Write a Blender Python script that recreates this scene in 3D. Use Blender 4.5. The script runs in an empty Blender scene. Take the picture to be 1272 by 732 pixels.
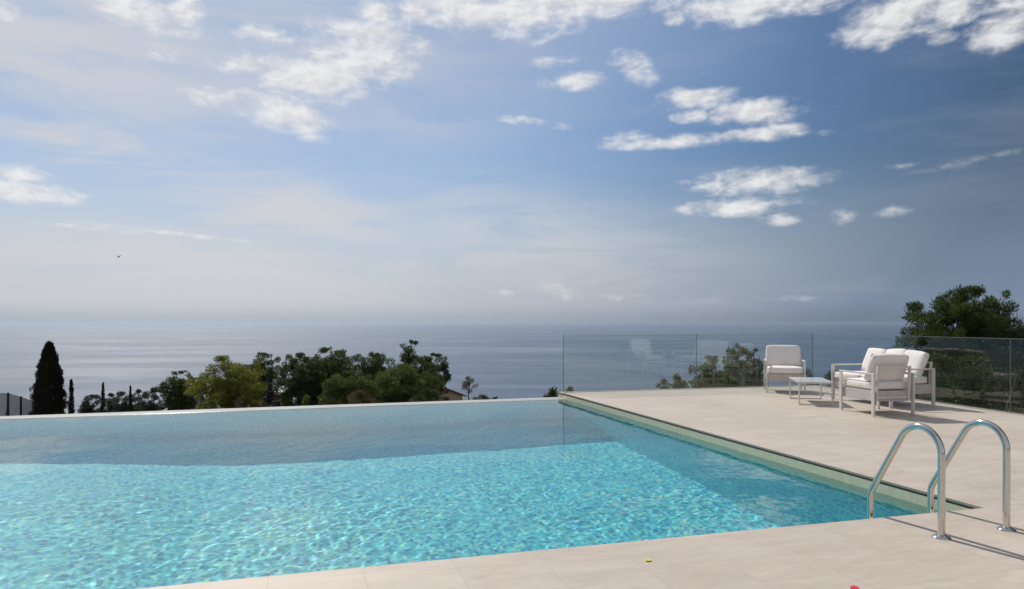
import bpy, bmesh, math, random
import numpy as np
from mathutils import Vector, Matrix

# ------------------------------------------------------------------ basics
sc = bpy.context.scene
COL = sc.collection
R = math.radians
EYE = 1.35                      # camera height above the stone deck
F = 848.0                       # focal length in photo pixels (24 mm lens)
ROT = R(17.0)                   # direction of the pool's long edges
V = Vector((math.cos(ROT), math.sin(ROT), 0))
U = Vector((-math.sin(ROT), math.cos(ROT), 0))
CORNER = Vector((3.425, 4.956, 0))          # near right corner of the pool
POOL_L, POOL_W = 15.0, 8.28
WATER = -0.115
SUN_AZ, SUN_EL = 29.0, 45.0     # degrees left of the view direction / above the horizon
SUN_DIR = Vector((-math.sin(R(SUN_AZ)) * math.cos(R(SUN_EL)), math.cos(R(SUN_AZ)) * math.cos(R(SUN_EL)), math.sin(R(SUN_EL))))


def ground_at(px, d):
    """sideways metres of something seen in photo column px at depth d"""
    return (px - 636.0) / F * d


def height_at(py, d):
    return EYE - (py - 400.0) / F * d


def tag(o, label=None, cat=None, group=None, kind=None):
    if label: o['label'] = label
    if cat: o['category'] = cat
    if group: o['group'] = group
    if kind: o['kind'] = kind
    return o


def link(name, me, mat, parent=None):
    o = bpy.data.objects.new(name, me)
    COL.objects.link(o)
    if mat is not None:
        me.materials.append(mat)
    if parent is not None:
        o.parent = parent
    return o


def empty(name, loc=(0, 0, 0), rz=0.0):
    o = bpy.data.objects.new(name, None)
    COL.objects.link(o)
    o.location = loc
    o.rotation_euler = (0, 0, rz)
    o.empty_display_size = 0.2
    return o


def bm_obj(name, bm, mat, parent=None, smooth=False):
    bmesh.ops.recalc_face_normals(bm, faces=bm.faces)
    me = bpy.data.meshes.new(name)
    bm.to_mesh(me)
    bm.free()
    if smooth:
        me.polygons.foreach_set('use_smooth', [True] * len(me.polygons))
        try:
            me.set_sharp_from_angle(angle=R(40))
        except Exception:
            pass
    return link(name, me, mat, parent)


def np_obj(name, verts, faces, mat, parent=None, smooth=False):
    """faces: (n,3) or (n,4) integer array"""
    verts = np.asarray(verts, dtype=np.float32)
    faces = np.asarray(faces, dtype=np.int32)
    me = bpy.data.meshes.new(name)
    n, k = faces.shape
    me.vertices.add(len(verts))
    me.vertices.foreach_set('co', verts.ravel())
    me.loops.add(n * k)
    me.loops.foreach_set('vertex_index', faces.ravel())
    me.polygons.add(n)
    me.polygons.foreach_set('loop_start', np.arange(0, n * k, k, dtype=np.int32))
    if smooth:
        me.polygons.foreach_set('use_smooth', np.ones(n, dtype=bool))
    me.update(calc_edges=True)
    me.validate()
    return link(name, me, mat, parent)


def box(bm, c, s, bevel=0.0, rot=None, seg=2):
    """box of size s round c, edges bevelled"""
    b = bmesh.new()
    bmesh.ops.create_cube(b, size=1.0)
    for v in b.verts:
        v.co = Vector((v.co.x * s[0], v.co.y * s[1], v.co.z * s[2]))
    if bevel > 0:
        bmesh.ops.bevel(b, geom=b.edges[:], offset=bevel, segments=seg, profile=0.5, affect='EDGES')
    M = Matrix.Translation(Vector(c))
    if rot is not None:
        M = M @ rot
    bmesh.ops.transform(b, matrix=M, verts=b.verts)
    me = bpy.data.meshes.new('tmp')
    b.to_mesh(me)
    b.free()
    bm.from_mesh(me)
    bpy.data.meshes.remove(me)


def tube(bm, pts, rad, n=10, cap=True):
    pts = [Vector(p) for p in pts]
    rads = rad if isinstance(rad, (list, tuple)) else [rad] * len(pts)
    rings = []
    up = None
    for i, p in enumerate(pts):
        if i == 0: t = pts[1] - p
        elif i == len(pts) - 1: t = p - pts[i - 1]
        else: t = (pts[i + 1] - p).normalized() + (p - pts[i - 1]).normalized()
        t.normalize()
        if up is None:
            up = Vector((1, 0, 0)) if abs(t.x) < 0.8 else Vector((0, 1, 0))
        a = (up - t * up.dot(t)).normalized()
        b = t.cross(a)
        up = a
        rings.append([bm.verts.new(p + (a * math.cos(2 * math.pi * k / n) + b * math.sin(2 * math.pi * k / n)) * rads[i]) for k in range(n)])
    for i in range(len(rings) - 1):
        for k in range(n):
            bm.faces.new((rings[i][k], rings[i][(k + 1) % n], rings[i + 1][(k + 1) % n], rings[i + 1][k]))
    if cap:
        bm.faces.new(rings[0][::-1])
        bm.faces.new(rings[-1])


# ------------------------------------------------------------------ materials
def material(name):
    m = bpy.data.materials.new(name)
    m.use_nodes = True
    nt = m.node_tree
    nt.nodes.clear()
    out = nt.nodes.new('ShaderNodeOutputMaterial')
    return m, nt, out


class G:
    """small node-graph helper"""
    def __init__(self, nt): self.nt = nt

    def n(self, t, ins=None, **props):
        nd = self.nt.nodes.new(t)
        for k, v in props.items(): setattr(nd, k, v)
        for k, v in (ins or {}).items(): self.set(nd, k, v)
        return nd

    def set(self, nd, k, v):
        s = nd.inputs[k]
        if hasattr(v, 'is_output') or isinstance(v, bpy.types.NodeSocket): self.nt.links.new(v, s)
        elif isinstance(v, bpy.types.Node): self.nt.links.new(v.outputs[0], s)
        else: s.default_value = v

    def math(self, op, a, b=0.0, c=None, clamp=False):
        nd = self.n('ShaderNodeMath', {0: a, 1: b}, operation=op, use_clamp=clamp)
        if c is not None: self.set(nd, 2, c)
        return nd.outputs[0]

    def vmath(self, op, a, b=(0, 0, 0)):
        nd = self.n('ShaderNodeVectorMath', {0: a}, operation=op)
        if op == 'SCALE': self.set(nd, 'Scale', b)
        elif op not in ('LENGTH', 'NORMALIZE'): self.set(nd, 1, b)
        return nd.outputs['Value'] if op in ('LENGTH', 'DOT_PRODUCT') else nd.outputs['Vector']

    def rng(self, x, a, b, c, d, smooth=False):
        nd = self.n('ShaderNodeMapRange', {0: x, 1: a, 2: b, 3: c, 4: d}, clamp=True)
        if smooth: nd.interpolation_type = 'SMOOTHSTEP'
        return nd.outputs[0]

    def mix(self, fac, a, b, blend='MIX'):
        nd = self.nt.nodes.new('ShaderNodeMix')
        nd.data_type = 'RGBA'
        nd.blend_type = blend
        self.set(nd, 0, fac)
        self.set(nd, 6, a)
        self.set(nd, 7, b)
        return nd.outputs[2]

    def noise(self, vec, scale, detail=4.0, rough=0.55, dist=0.0, ntype=None):
        nd = self.n('ShaderNodeTexNoise', {'Scale': scale, 'Detail': detail, 'Roughness': rough, 'Distortion': dist})
        if vec is not None: self.set(nd, 'Vector', vec)
        return nd.outputs[0]


def rgb(r, g, b): return (r, g, b, 1.0)


def simple(name, col, rough=0.5, metal=0.0, vary=0.12, scale=6.0, bump=0.0, spec=0.5, bscale=None):
    m, nt, out = material(name)
    g = G(nt)
    co = g.n('ShaderNodeTexCoord').outputs['Object']
    nz = g.noise(co, scale, 5)
    f = g.rng(nz, 0.3, 0.7, 1.0 - vary, 1.0 + vary)
    c = g.mix(1.0, rgb(*col), f, 'MULTIPLY')
    p = g.n('ShaderNodeBsdfPrincipled', {'Base Color': c, 'Roughness': rough, 'Metallic': metal, 'Specular IOR Level': spec})
    if bump:
        nb = g.noise(co, bscale or scale * 6, 4)
        b = g.n('ShaderNodeBump', {'Height': nb, 'Strength': bump, 'Distance': 0.01})
        g.set(p, 'Normal', b.outputs[0])
    nt.links.new(p.outputs[0], out.inputs[0])
    return m


def foliage(name, dark, light, trans=0.28, scale=0.7):
    m, nt, out = material(name)
    g = G(nt)
    co = g.n('ShaderNodeTexCoord').outputs['Object']
    rnd = g.n('ShaderNodeNewGeometry').outputs['Random Per Island']
    nz = g.noise(co, scale, 4, 0.6)
    f = g.math('ADD', g.rng(nz, 0.36, 0.66, 0.0, 0.75), g.math('MULTIPLY', rnd, 0.35), clamp=True)
    c = g.mix(f, rgb(*dark), rgb(*light))
    p = g.n('ShaderNodeBsdfPrincipled', {'Base Color': c, 'Roughness': 0.6, 'Specular IOR Level': 0.25})
    t = g.n('ShaderNodeBsdfTranslucent', {'Color': c})
    mx = g.n('ShaderNodeMixShader', {0: trans})
    nt.links.new(p.outputs[0], mx.inputs[1])
    nt.links.new(t.outputs[0], mx.inputs[2])
    nt.links.new(mx.outputs[0], out.inputs[0])
    return m


def deck_material():
    m, nt, out = material('travertine_deck')
    g = G(nt)
    co = g.n('ShaderNodeTexCoord').outputs['Object']
    # tiles half a metre wide along the pool edge, one metre deep
    br = g.n('ShaderNodeTexBrick', {'Vector': co, 'Color1': rgb(0, 0, 0), 'Color2': rgb(1, 1, 1), 'Mortar': rgb(0.5, 0.5, 0.5),
                                    'Scale': 1.0, 'Mortar Size': 0.0022, 'Mortar Smooth': 0.3, 'Bias': 0.0, 'Brick Width': 0.49, 'Row Height': 0.98})
    br.offset = 0.0
    tile = g.rng(br.outputs['Color'], 0, 1, 0, 1)
    mort = br.outputs['Fac']
    st = g.n('ShaderNodeMapping', {'Vector': co, 'Scale': (0.8, 3.6, 1.0)})
    shift = g.n('ShaderNodeCombineXYZ', {0: g.math('MULTIPLY', tile, 13.0), 1: g.math('MULTIPLY', tile, 7.0)})
    sv = g.vmath('ADD', st.outputs[0], shift.outputs[0])
    n1 = g.noise(sv, 1.6, 7, 0.62, 0.6)
    n2 = g.noise(sv, 9.0, 4, 0.6)
    n3 = g.noise(co, 0.5, 3, 0.5)
    f = g.math('ADD', g.math('MULTIPLY', n1, 0.7), g.math('MULTIPLY', n2, 0.3))
    c = g.mix(g.rng(f, 0.32, 0.68, 0, 1), rgb(0.435, 0.372, 0.310), rgb(0.570, 0.510, 0.440))
    c = g.mix(g.rng(tile, 0, 1, 0.0, 0.42), c, rgb(0.48, 0.415, 0.35))
    c = g.mix(1.0, c, g.rng(n3, 0.35, 0.65, 0.93, 1.05), 'MULTIPLY')
    # small stains and drips
    sp = g.noise(co, 3.1, 6, 0.7)
    c = g.mix(g.rng(sp, 0.62, 0.74, 0.0, 0.32), c, rgb(0.27, 0.22, 0.185))
    c = g.mix(g.math('MULTIPLY', mort, 0.42), c, rgb(0.24, 0.21, 0.18))
    p = g.n('ShaderNodeBsdfPrincipled', {'Base Color': c, 'Roughness': g.rng(n2, 0.3, 0.7, 0.42, 0.62), 'Specular IOR Level': 0.35})
    h = g.math('SUBTRACT', g.math('MULTIPLY', n2, 0.25), mort)
    b = g.n('ShaderNodeBump', {'Height': h, 'Strength': 0.25, 'Distance': 0.004})
    g.set(p, 'Normal', b.outputs[0])
    nt.links.new(p.outputs[0], out.inputs[0])
    return m


def mosaic_material(name='pool_mosaic', gain=1.0):
    """small glass tiles of mixed blues and greens"""
    m, nt, out = material(name)
    g = G(nt)
    co = g.n('ShaderNodeTexCoord').outputs['Object']
    cell = g.vmath('FLOOR', g.vmath('SCALE', co, 1 / 0.036))
    wn = g.n('ShaderNodeTexWhiteNoise', {'Vector': cell}, noise_dimensions='3D').outputs['Value']
    ramp = g.n('ShaderNodeValToRGB', {'Fac': wn})
    ramp.color_ramp.interpolation = 'CONSTANT'
    cols = [(0.0, (0.10, 0.63, 0.68)), (0.30, (0.055, 0.48, 0.62)), (0.52, (0.16, 0.71, 0.74)), (0.72, (0.035, 0.33, 0.53)), (0.84, (0.28, 0.76, 0.60)), (0.95, (0.36, 0.80, 0.79))]
    el = ramp.color_ramp.elements
    while len(el) < len(cols): el.new(0.5)
    for e, (p_, c_) in zip(el, cols):
        e.position = p_
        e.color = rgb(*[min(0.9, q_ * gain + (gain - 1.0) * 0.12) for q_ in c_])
    big = g.noise(co, 0.8, 3)
    c = g.mix(1.0, ramp.outputs[0], g.rng(big, 0.3, 0.7, 0.92, 1.06), 'MULTIPLY')
    p = g.n('ShaderNodeBsdfPrincipled', {'Base Color': c, 'Roughness': 0.35})
    nt.links.new(p.outputs[0], out.inputs[0])
    return m


def water_material():
    m, nt, out = material('clear_pool_water')
    g = G(nt)
    gl = g.n('ShaderNodeBsdfGlass', {'Color': rgb(0.90, 0.985, 1.0), 'Roughness': 0.0, 'IOR': 1.333})
    nt.links.new(gl.outputs[0], out.inputs['Surface'])
    return m


def glass_material(tint=(0.93, 0.965, 0.955), gloss=0.0):
    m, nt, out = material('safety_glass')
    g = G(nt)
    geo = g.n('ShaderNodeNewGeometry')
    cosv = g.math('ABSOLUTE', g.vmath('DOT_PRODUCT', geo.outputs['Normal'], geo.outputs['Incoming']))
    om = g.math('SUBTRACT', 1.0, cosv, clamp=True)
    fres = g.math('ADD', 0.043, g.math('MULTIPLY', g.math('POWER', om, 5.0), 0.957))
    tr = g.n('ShaderNodeBsdfTransparent', {'Color': rgb(*tint)})
    gs = g.n('ShaderNodeBsdfGlossy', {'Color': rgb(1, 1, 1), 'Roughness': gloss})
    mx = g.n('ShaderNodeMixShader', {0: fres})
    nt.links.new(tr.outputs[0], mx.inputs[1])
    nt.links.new(gs.outputs[0], mx.inputs[2])
    nt.links.new(mx.outputs[0], out.inputs[0])
    return m


def sea_material():
    m, nt, out = material('open_sea')
    g = G(nt)
    co = g.n('ShaderNodeTexCoord').outputs['Object']
    mp = g.n('ShaderNodeMapping', {'Vector': co, 'Scale': (0.0006, 0.0016, 1.0)})
    n1 = g.noise(mp.outputs[0], 1.0, 8, 0.62, 0.8)
    mp2 = g.n('ShaderNodeMapping', {'Vector': co, 'Scale': (0.0035, 0.011, 1.0)})
    n2 = g.noise(mp2.outputs[0], 1.0, 5, 0.6, 0.5)
    s = g.math('ADD', g.math('MULTIPLY', n1, 0.65), g.math('MULTIPLY', n2, 0.35))
    c = g.mix(g.rng(s, 0.38, 0.62, 0, 1), rgb(0.018, 0.042, 0.084), rgb(0.042, 0.072, 0.120))
    rg = g.rng(s, 0.40, 0.60, 0.18, 0.42)
    p = g.n('ShaderNodeBsdfPrincipled', {'Base Color': c, 'Roughness': rg, 'IOR': 1.333})
    mp3 = g.n('ShaderNodeMapping', {'Vector': co, 'Scale': (0.03, 0.07, 1.0)})
    nb = g.noise(mp3.outputs[0], 1.0, 3, 0.6)
    b = g.n('ShaderNodeBump', {'Height': g.math('ADD', nb, g.math('MULTIPLY', s, 2.0)), 'Strength': 0.5, 'Distance': 2.0})
    g.set(p, 'Normal', b.outputs[0])
    nt.links.new(p.outputs[0], out.inputs[0])
    return m


def terrain_material():
    m, nt, out = material('dry_hillside')
    g = G(nt)
    co = g.n('ShaderNodeTexCoord').outputs['Object']
    a = g.noise(co, 0.35, 6, 0.65)
    b_ = g.noise(co, 3.0, 5, 0.65)
    f = g.math('ADD', g.math('MULTIPLY', a, 0.6), g.math('MULTIPLY', b_, 0.4))
    c = g.mix(g.rng(f, 0.42, 0.60, 0, 1), rgb(0.045, 0.052, 0.024), rgb(0.13, 0.095, 0.058))
    p = g.n('ShaderNodeBsdfPrincipled', {'Base Color': c, 'Roughness': 0.95, 'Specular IOR Level': 0.1})
    bp = g.n('ShaderNodeBump', {'Height': b_, 'Strength': 0.8, 'Distance': 0.3})
    g.set(p, 'Normal', bp.outputs[0])
    nt.links.new(p.outputs[0], out.inputs[0])
    return m


def fabric_material(name, col):
    m, nt, out = material(name)
    g = G(nt)
    co = g.n('ShaderNodeTexCoord').outputs['Object']
    n1 = g.noise(co, 4.0, 4)
    wv = g.noise(co, 260.0, 2)
    wr = g.noise(co, 9.0, 3, 0.6, 0.8)
    c = g.mix(1.0, rgb(*col), g.rng(n1, 0.3, 0.7, 0.93, 1.04), 'MULTIPLY')
    p = g.n('ShaderNodeBsdfPrincipled', {'Base Color': c, 'Roughness': 0.9, 'Specular IOR Level': 0.15, 'Sheen Weight': 0.15})
    h = g.math('ADD', g.math('MULTIPLY', wv, 0.06), wr)
    b = g.n('ShaderNodeBump', {'Height': h, 'Strength': 0.35, 'Distance': 0.015})
    g.set(p, 'Normal', b.outputs[0])
    nt.links.new(p.outputs[0], out.inputs[0])
    return m


M = dict(
    mosaic_wall=mosaic_material('bounce_lit_wall_mosaic', 1.22),  # wall tile colour lightened to stand in for underwater bounce light
    deck=deck_material(), mosaic=mosaic_material(), water=water_material(), glass=glass_material(), sea=sea_material(),
    terrain=terrain_material(),
    steel=simple('polished_steel', (0.60, 0.58, 0.555), 0.13, 1.0, 0.04, 30.0),
    frame=simple('champagne_powder_coat', (0.62, 0.595, 0.55), 0.42, 0.0, 0.04, 8.0),
    sling=fabric_material('pale_sling', (0.50, 0.475, 0.45)),
    cushion=fabric_material('white_cushion_cloth', (0.78, 0.745, 0.715)),
    table_top=simple('pale_glass_top', (0.60, 0.63, 0.62), 0.08, 0.0, 0.03, 5.0),
    wall_tile=simple('sand_pool_tile', (0.72, 0.675, 0.48), 0.3, 0.0, 0.08, 14.0),
    joint=simple('dark_joint', (0.10, 0.105, 0.085), 0.7, 0.0, 0.2, 20.0),
    weir=simple('wet_weir_stone', (0.46, 0.46, 0.43), 0.25, 0.0, 0.08, 3.0),
    concrete=simple('grey_concrete', (0.32, 0.31, 0.29), 0.85, 0.0, 0.15, 2.0, 0.3),
    bark=simple('pine_bark', (0.10, 0.07, 0.05), 0.95, 0.0, 0.4, 6.0, 0.8),
    twig=simple('grey_twigs', (0.11, 0.085, 0.06), 0.9, 0.0, 0.3, 6.0),
    wire=simple('dark_painted_steel', (0.022, 0.025, 0.026), 0.9, 0.0, 0.1, 6.0),
    whitewall=simple('white_render', (0.62, 0.60, 0.56), 0.85, 0.0, 0.08, 1.0),
    pinkwall=simple('red_brown_render', (0.23, 0.12, 0.085), 0.9, 0.0, 0.12, 1.5),
    creamwall=simple('cream_render', (0.44, 0.37, 0.29), 0.9, 0.0, 0.08, 1.0),
    rooftile=simple('brown_roof_tiles', (0.16, 0.085, 0.055), 0.9, 0.0, 0.25, 5.0, 0.8),
    darkglass=simple('dark_window', (0.03, 0.035, 0.04), 0.1, 0.0, 0.1, 1.0),
    yellow=simple('yellow_petal', (0.62, 0.55, 0.06), 0.6, 0.0, 0.1, 40.0),
    red=simple('red_petal', (0.55, 0.04, 0.05), 0.6, 0.0, 0.1, 40.0),
    bird=simple('dark_feathers', (0.05, 0.05, 0.055), 0.8, 0.0, 0.2, 20.0),
    pine=foliage('pine_needles', (0.028, 0.052, 0.014), (0.092, 0.135, 0.030)),
    pine_light=foliage('lighter_pine_needles', (0.050, 0.078, 0.017), (0.140, 0.185, 0.040)),  # a lighter green than the other pine needles
    yellowgreen=foliage('yellow_green_leaves', (0.080, 0.098, 0.014), (0.25, 0.26, 0.036), 0.40),
    cypress=foliage('cypress_scales', (0.010, 0.014, 0.008), (0.030, 0.032, 0.016), 0.10, 1.5),
    olive=foliage('olive_leaves', (0.040, 0.048, 0.034), (0.105, 0.115, 0.085), 0.2),
    spruce=foliage('blue_spruce_needles', (0.022, 0.032, 0.036), (0.060, 0.080, 0.090), 0.12),
    shrub=foliage('shrub_leaves', (0.030, 0.042, 0.014), (0.090, 0.100, 0.030)),
    brightshrub=foliage('bright_shrub_leaves', (0.070, 0.095, 0.018), (0.17, 0.20, 0.035), 0.35),
    dryshrub=foliage('dry_shrub_leaves', (0.060, 0.055, 0.026), (0.15, 0.125, 0.058)),
)

# ------------------------------------------------------------------ terrain and sea
SEA_Z = -140.0


def terrain_z(x, y):
    x = np.asarray(x, dtype=float)
    y = np.asarray(y, dtype=float)
    dist = np.maximum(y, np.hypot(x * 0.75, np.maximum(y, -30) * 0.9))
    z = -1.9 - 0.105 * np.maximum(dist, 0)
    z = z - 0.27 * np.maximum(dist - 78, 0)
    z += 1.1 * np.exp(-((x + 17) ** 2 + (y - 24) ** 2) / 60.0)
    z += 2.6 * np.exp(-(((x + 5.5) / 5.0) ** 2 + ((y - 72) / 8.0) ** 2))
    z += 0.25 * np.sin(x * 0.31 + 1.0) * np.sin(y * 0.27) + 0.12 * np.sin(x * 0.9) * np.sin(y * 1.1 + 2)
    z += np.minimum(np.maximum(dist - 80, 0) / 60, 3.0) * np.sin(x * 0.023 + 0.6) * np.sin(y * 0.019)
    # cut down under the pool and deck
    px = (x - CORNER.x) * V.x + (y - CORNER.y) * V.y
    py = (x - CORNER.x) * U.x + (y - CORNER.y) * U.y
    inside = (px > -18) & (px < 8) & (py > -10) & (py < 10.5)
    z = np.where(inside, np.minimum(z, -4.4), z)
    return np.maximum(z, SEA_Z - 25)


nx = np.concatenate([np.linspace(-900, -90, 40)[:-1], np.linspace(-90, 90, 200), np.linspace(90, 900, 40)[1:]])
ny = np.concatenate([np.linspace(-260, -15, 20)[:-1], np.linspace(-15, 110, 150), np.linspace(110, 700, 60)[1:]])
gx, gy = np.meshgrid(nx, ny)
gz = terrain_z(gx, gy)
w_, h_ = len(nx), len(ny)
idx = np.arange(w_ * h_).reshape(h_, w_)
fc = np.stack([idx[:-1, :-1], idx[:-1, 1:], idx[1:, 1:], idx[1:, :-1]], -1).reshape(-1, 4)
tag(np_obj('terrain', np.stack([gx, gy, gz], -1).reshape(-1, 3), fc, M['terrain'], smooth=True), kind='structure')

# the sea: rings of ever larger size
SEA_R = 60000.0
rad = [0, 200, 400, 800, 1600, 3200, 6400, 12800, 25000, 40000, SEA_R]
bm = bmesh.new()
seg = 96
prev = None
c0 = bm.verts.new((0, 0, 0))
for r_ in rad[1:]:
    ring = [bm.verts.new((r_ * math.cos(2 * math.pi * k / seg), r_ * math.sin(2 * math.pi * k / seg), 0)) for k in range(seg)]
    for k in range(seg):
        if prev is None: bm.faces.new((c0, ring[k], ring[(k + 1) % seg]))
        else: bm.faces.new((prev[k], ring[k], ring[(k + 1) % seg], prev[(k + 1) % seg]))
    prev = ring
sea = bm_obj('sea', bm, M['sea'])
sea.location = (0, 0, SEA_Z)
for f_ in sea.data.polygons[:1]:
    if f_.normal.z < 0: sea.data.flip_normals()
tag(sea, kind='structure')

# ------------------------------------------------------------------ pool and deck
def pool_frame(o):
    o.location = CORNER
    o.rotation_euler = (0, 0, ROT)
    return o


def to_local(x, y):
    r_ = Vector((x - CORNER.x, y - CORNER.y, 0))
    return (r_.dot(V), r_.dot(U))


GP0 = Vector((0.985, 13.05, 0))
GA = R(14.5)
GQ = GP0 + Vector((math.cos(GA), math.sin(GA), 0)) * 5.562
GDIR = Vector((0.2176, -0.976, 0)).normalized()
off_n = Vector((-math.sin(GA), math.cos(GA), 0)) * 0.14
off_r = Vector((-GDIR.y, GDIR.x, 0)) * 0.14
gfar0 = GP0 - Vector((math.cos(GA), math.sin(GA), 0)) * 0.06 + off_n
gend = GQ + GDIR * 17.0
poly = [(0, 0), (0, POOL_W + 0.02), to_local(gfar0.x, gfar0.y),
        to_local((GQ + off_n + off_r).x, (GQ + off_n + off_r).y), to_local((gend + off_r).x, (gend + off_r).y),
        (to_local((gend + off_r).x, (gend + off_r).y)[0], -8.5), (-19.0, -8.5), (-19.0, 0.41)]


def prism(bm, pts, z0, z1, inset=0.0):
    lo = [bm.verts.new((p[0], p[1], z0)) for p in pts]
    hi = [bm.verts.new((p[0], p[1], z1)) for p in pts]
    bm.faces.new(lo[::-1])
    bm.faces.new(hi)
    n = len(pts)
    for k in range(n):
        bm.faces.new((lo[k], lo[(k + 1) % n], hi[(k + 1) % n], hi[k]))
    bmesh.ops.triangulate(bm, faces=[f for f in bm.faces if len(f.verts) > 4])


bm = bmesh.new()
prism(bm, poly, -0.018, 0.0)
deck = tag(pool_frame(bm_obj('pool_deck', bm, M['deck'])), kind='structure')

poly2 = [(0.008, 0.0 - 0.008), (0.008, POOL_W + 0.028)] + poly[2:3] + poly[3:7] + [(-19.0, 0.402)]
bm = bmesh.new()
prism(bm, poly2, -0.037, -0.0185)
tag(pool_frame(bm_obj('deck_joint', bm, M['joint'])), kind='structure')

bm = bmesh.new()
poly3 = [(0.02, -0.02), (0.02, POOL_W + 0.03)] + poly[2:7] + [(-19.0, 0.39)]
prism(bm, poly3, -3.2, -0.0375)
tag(pool_frame(bm_obj('deck_base', bm, M['wall_tile'])), kind='structure')

# basin: mosaic floor that rises towards the left end, walls with a sand tile band on top
def floor_z(x):
    t = min(max((-x - 5.6) / 9.4, 0.0), 1.0)
    return WATER - 2.25 + 1.25 * t


bm = bmesh.new()
xs = np.linspace(-POOL_L, 0.0, 40)
rows = []
for x in xs:
    rows.append([bm.verts.new((x, 0, floor_z(x))), bm.verts.new((x, POOL_W, floor_z(x)))])
for a, b in zip(rows[:-1], rows[1:]):
    bm.faces.new((a[0], b[0], b[1], a[1]))
basin = tag(pool_frame(bm_obj('pool_floor', bm, M['mosaic'])), kind='structure')

TILE_B = -0.36
bm = bmesh.new()
box(bm, (0.05, POOL_W / 2, (TILE_B - 2.6) / 2), (0.1, POOL_W + 0.4, -2.6 - TILE_B if False else 2.6 + TILE_B))
box(bm, (-POOL_L / 2, POOL_W + 0.05, (TILE_B - 2.6) / 2), (POOL_L, 0.1, 2.6 + TILE_B))
box(bm, (-POOL_L / 2, -0.05, (TILE_B - 2.6) / 2), (POOL_L, 0.1, 2.6 + TILE_B))
box(bm, (-POOL_L - 0.05, POOL_W / 2, (TILE_B - 2.6) / 2), (0.1, POOL_W + 0.4, 2.6 + TILE_B))
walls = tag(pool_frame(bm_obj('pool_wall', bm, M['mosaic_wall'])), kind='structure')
zt = -0.038
bm = bmesh.new()
for cx, cy, sx, sy, top in ((0.052, POOL_W / 2, 0.1, POOL_W + 0.5, zt), (-POOL_L / 2, -0.052, POOL_L, 0.1, zt),
                            (-POOL_L - 0.05, POOL_W / 2, 0.1, POOL_W + 0.4, WATER + 0.004), (-POOL_L / 2, POOL_W + 0.052, POOL_L, 0.1, WATER - 0.06)):
    box(bm, (cx, cy, (top + TILE_B) / 2), (sx, sy, top - TILE_B - 0.001))
tiles = tag(pool_frame(bm_obj('pool_tile_band', bm, M['wall_tile'])), kind='structure')

bm = bmesh.new()
box(bm, (-POOL_L / 2 - 0.2, POOL_W + 0.21, WATER - 0.02), (POOL_L + 0.5, 0.40, 0.05), 0.012, seg=3)
box(bm, (-POOL_L / 2 - 0.2, POOL_W + 0.24, WATER - 1.75), (POOL_L + 0.5, 0.30, 3.4))
weir = tag(pool_frame(bm_obj('infinity_edge', bm, M['weir'], smooth=True)), kind='structure')

# water: a closed body whose rippled top is real geometry, its sides and bottom sunk into the shell
rs = np.random.RandomState(5)
step = 0.016
wx = np.arange(-POOL_L - 0.03, 0.035, step)
wy = np.arange(-0.03, POOL_W + 0.06, step)
ax, ay = np.meshgrid(wx, wy)
hz = np.zeros_like(ax)
for k in range(90):
    lam = math.exp(rs.uniform(math.log(0.055), math.log(0.30)))
    th = rs.normal(-0.5, 0.9)
    kx, ky = 2 * math.pi / lam * math.cos(th), 2 * math.pi / lam * math.sin(th)
    amp = 0.00125 * lam / 6.283 * (lam / 0.15) ** 0.35
    hz += amp * np.sin(kx * ax + ky * ay + rs.uniform(0, 6.28))
patch = 0.78 + 0.30 * np.sin(ax * 0.75 + 0.9 * ay + 1.0) * np.sin(ay * 1.1 - ax * 0.4) + 0.22 * np.sin(ax * 2.1 - 1.3 * ay + 2.0) * np.sin(1.7 * ay + 0.8 * ax)
hz *= np.clip(patch, 0.3, 1.2)
for k in range(14):
    lam = rs.uniform(0.5, 1.6)
    th = rs.normal(-0.9, 0.7)
    hz += 0.0020 * lam / 6.283 * np.sin(2 * math.pi / lam * (math.cos(th) * ax + math.sin(th) * ay) + rs.uniform(0, 6.28))
hz *= np.clip((POOL_W + 0.1 - ay) / 2.5, 0.12, 1.0)
nyw, nxw = ax.shape
top = np.stack([ax, ay, WATER + hz], -1).reshape(-1, 3)
ii = np.arange(nyw * nxw).reshape(nyw, nxw)
ftop = np.stack([ii[:-1, :-1], ii[:-1, 1:], ii[1:, 1:], ii[1:, :-1]], -1).reshape(-1, 4)
border = np.concatenate([ii[0, :-1], ii[:-1, -1], ii[-1, :0:-1], ii[:0:-1, 0]])
low = top[border].copy()
low[:, 2] = -2.55
nb_ = len(border)
lo_i = np.arange(nb_) + len(top)
fside = np.stack([border, lo_i, np.roll(lo_i, -1), np.roll(border, -1)], -1)
corner_i = [lo_i[0], lo_i[nxw - 1], lo_i[nxw - 1 + nyw - 1], lo_i[2 * (nxw - 1) + nyw - 1]]
water = np_obj('pool_water', np.concatenate([top, low]), np.concatenate([ftop, fside]), M['water'], smooth=True)
bmw = bmesh.new()
bmw.from_mesh(water.data)
bmw.verts.ensure_lookup_table()
bmw.faces.new([bmw.verts[i] for i in lo_i[::-1]])
bmesh.ops.recalc_face_normals(bmw, faces=bmw.faces)
for f_ in bmw.faces:
    if f_.normal.z < 0.5: f_.smooth = False
for e in bmw.edges:
    if len(e.link_faces) == 2 and (e.link_faces[0].normal.z > 0.5) != (e.link_faces[1].normal.z > 0.5): e.smooth = False
bmw.to_mesh(water.data)
bmw.free()
tag(pool_frame(water), kind='structure')
water.cycles.is_caustics_caster = True
for o in (basin, walls, tiles): o.cycles.is_caustics_receiver = True

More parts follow.
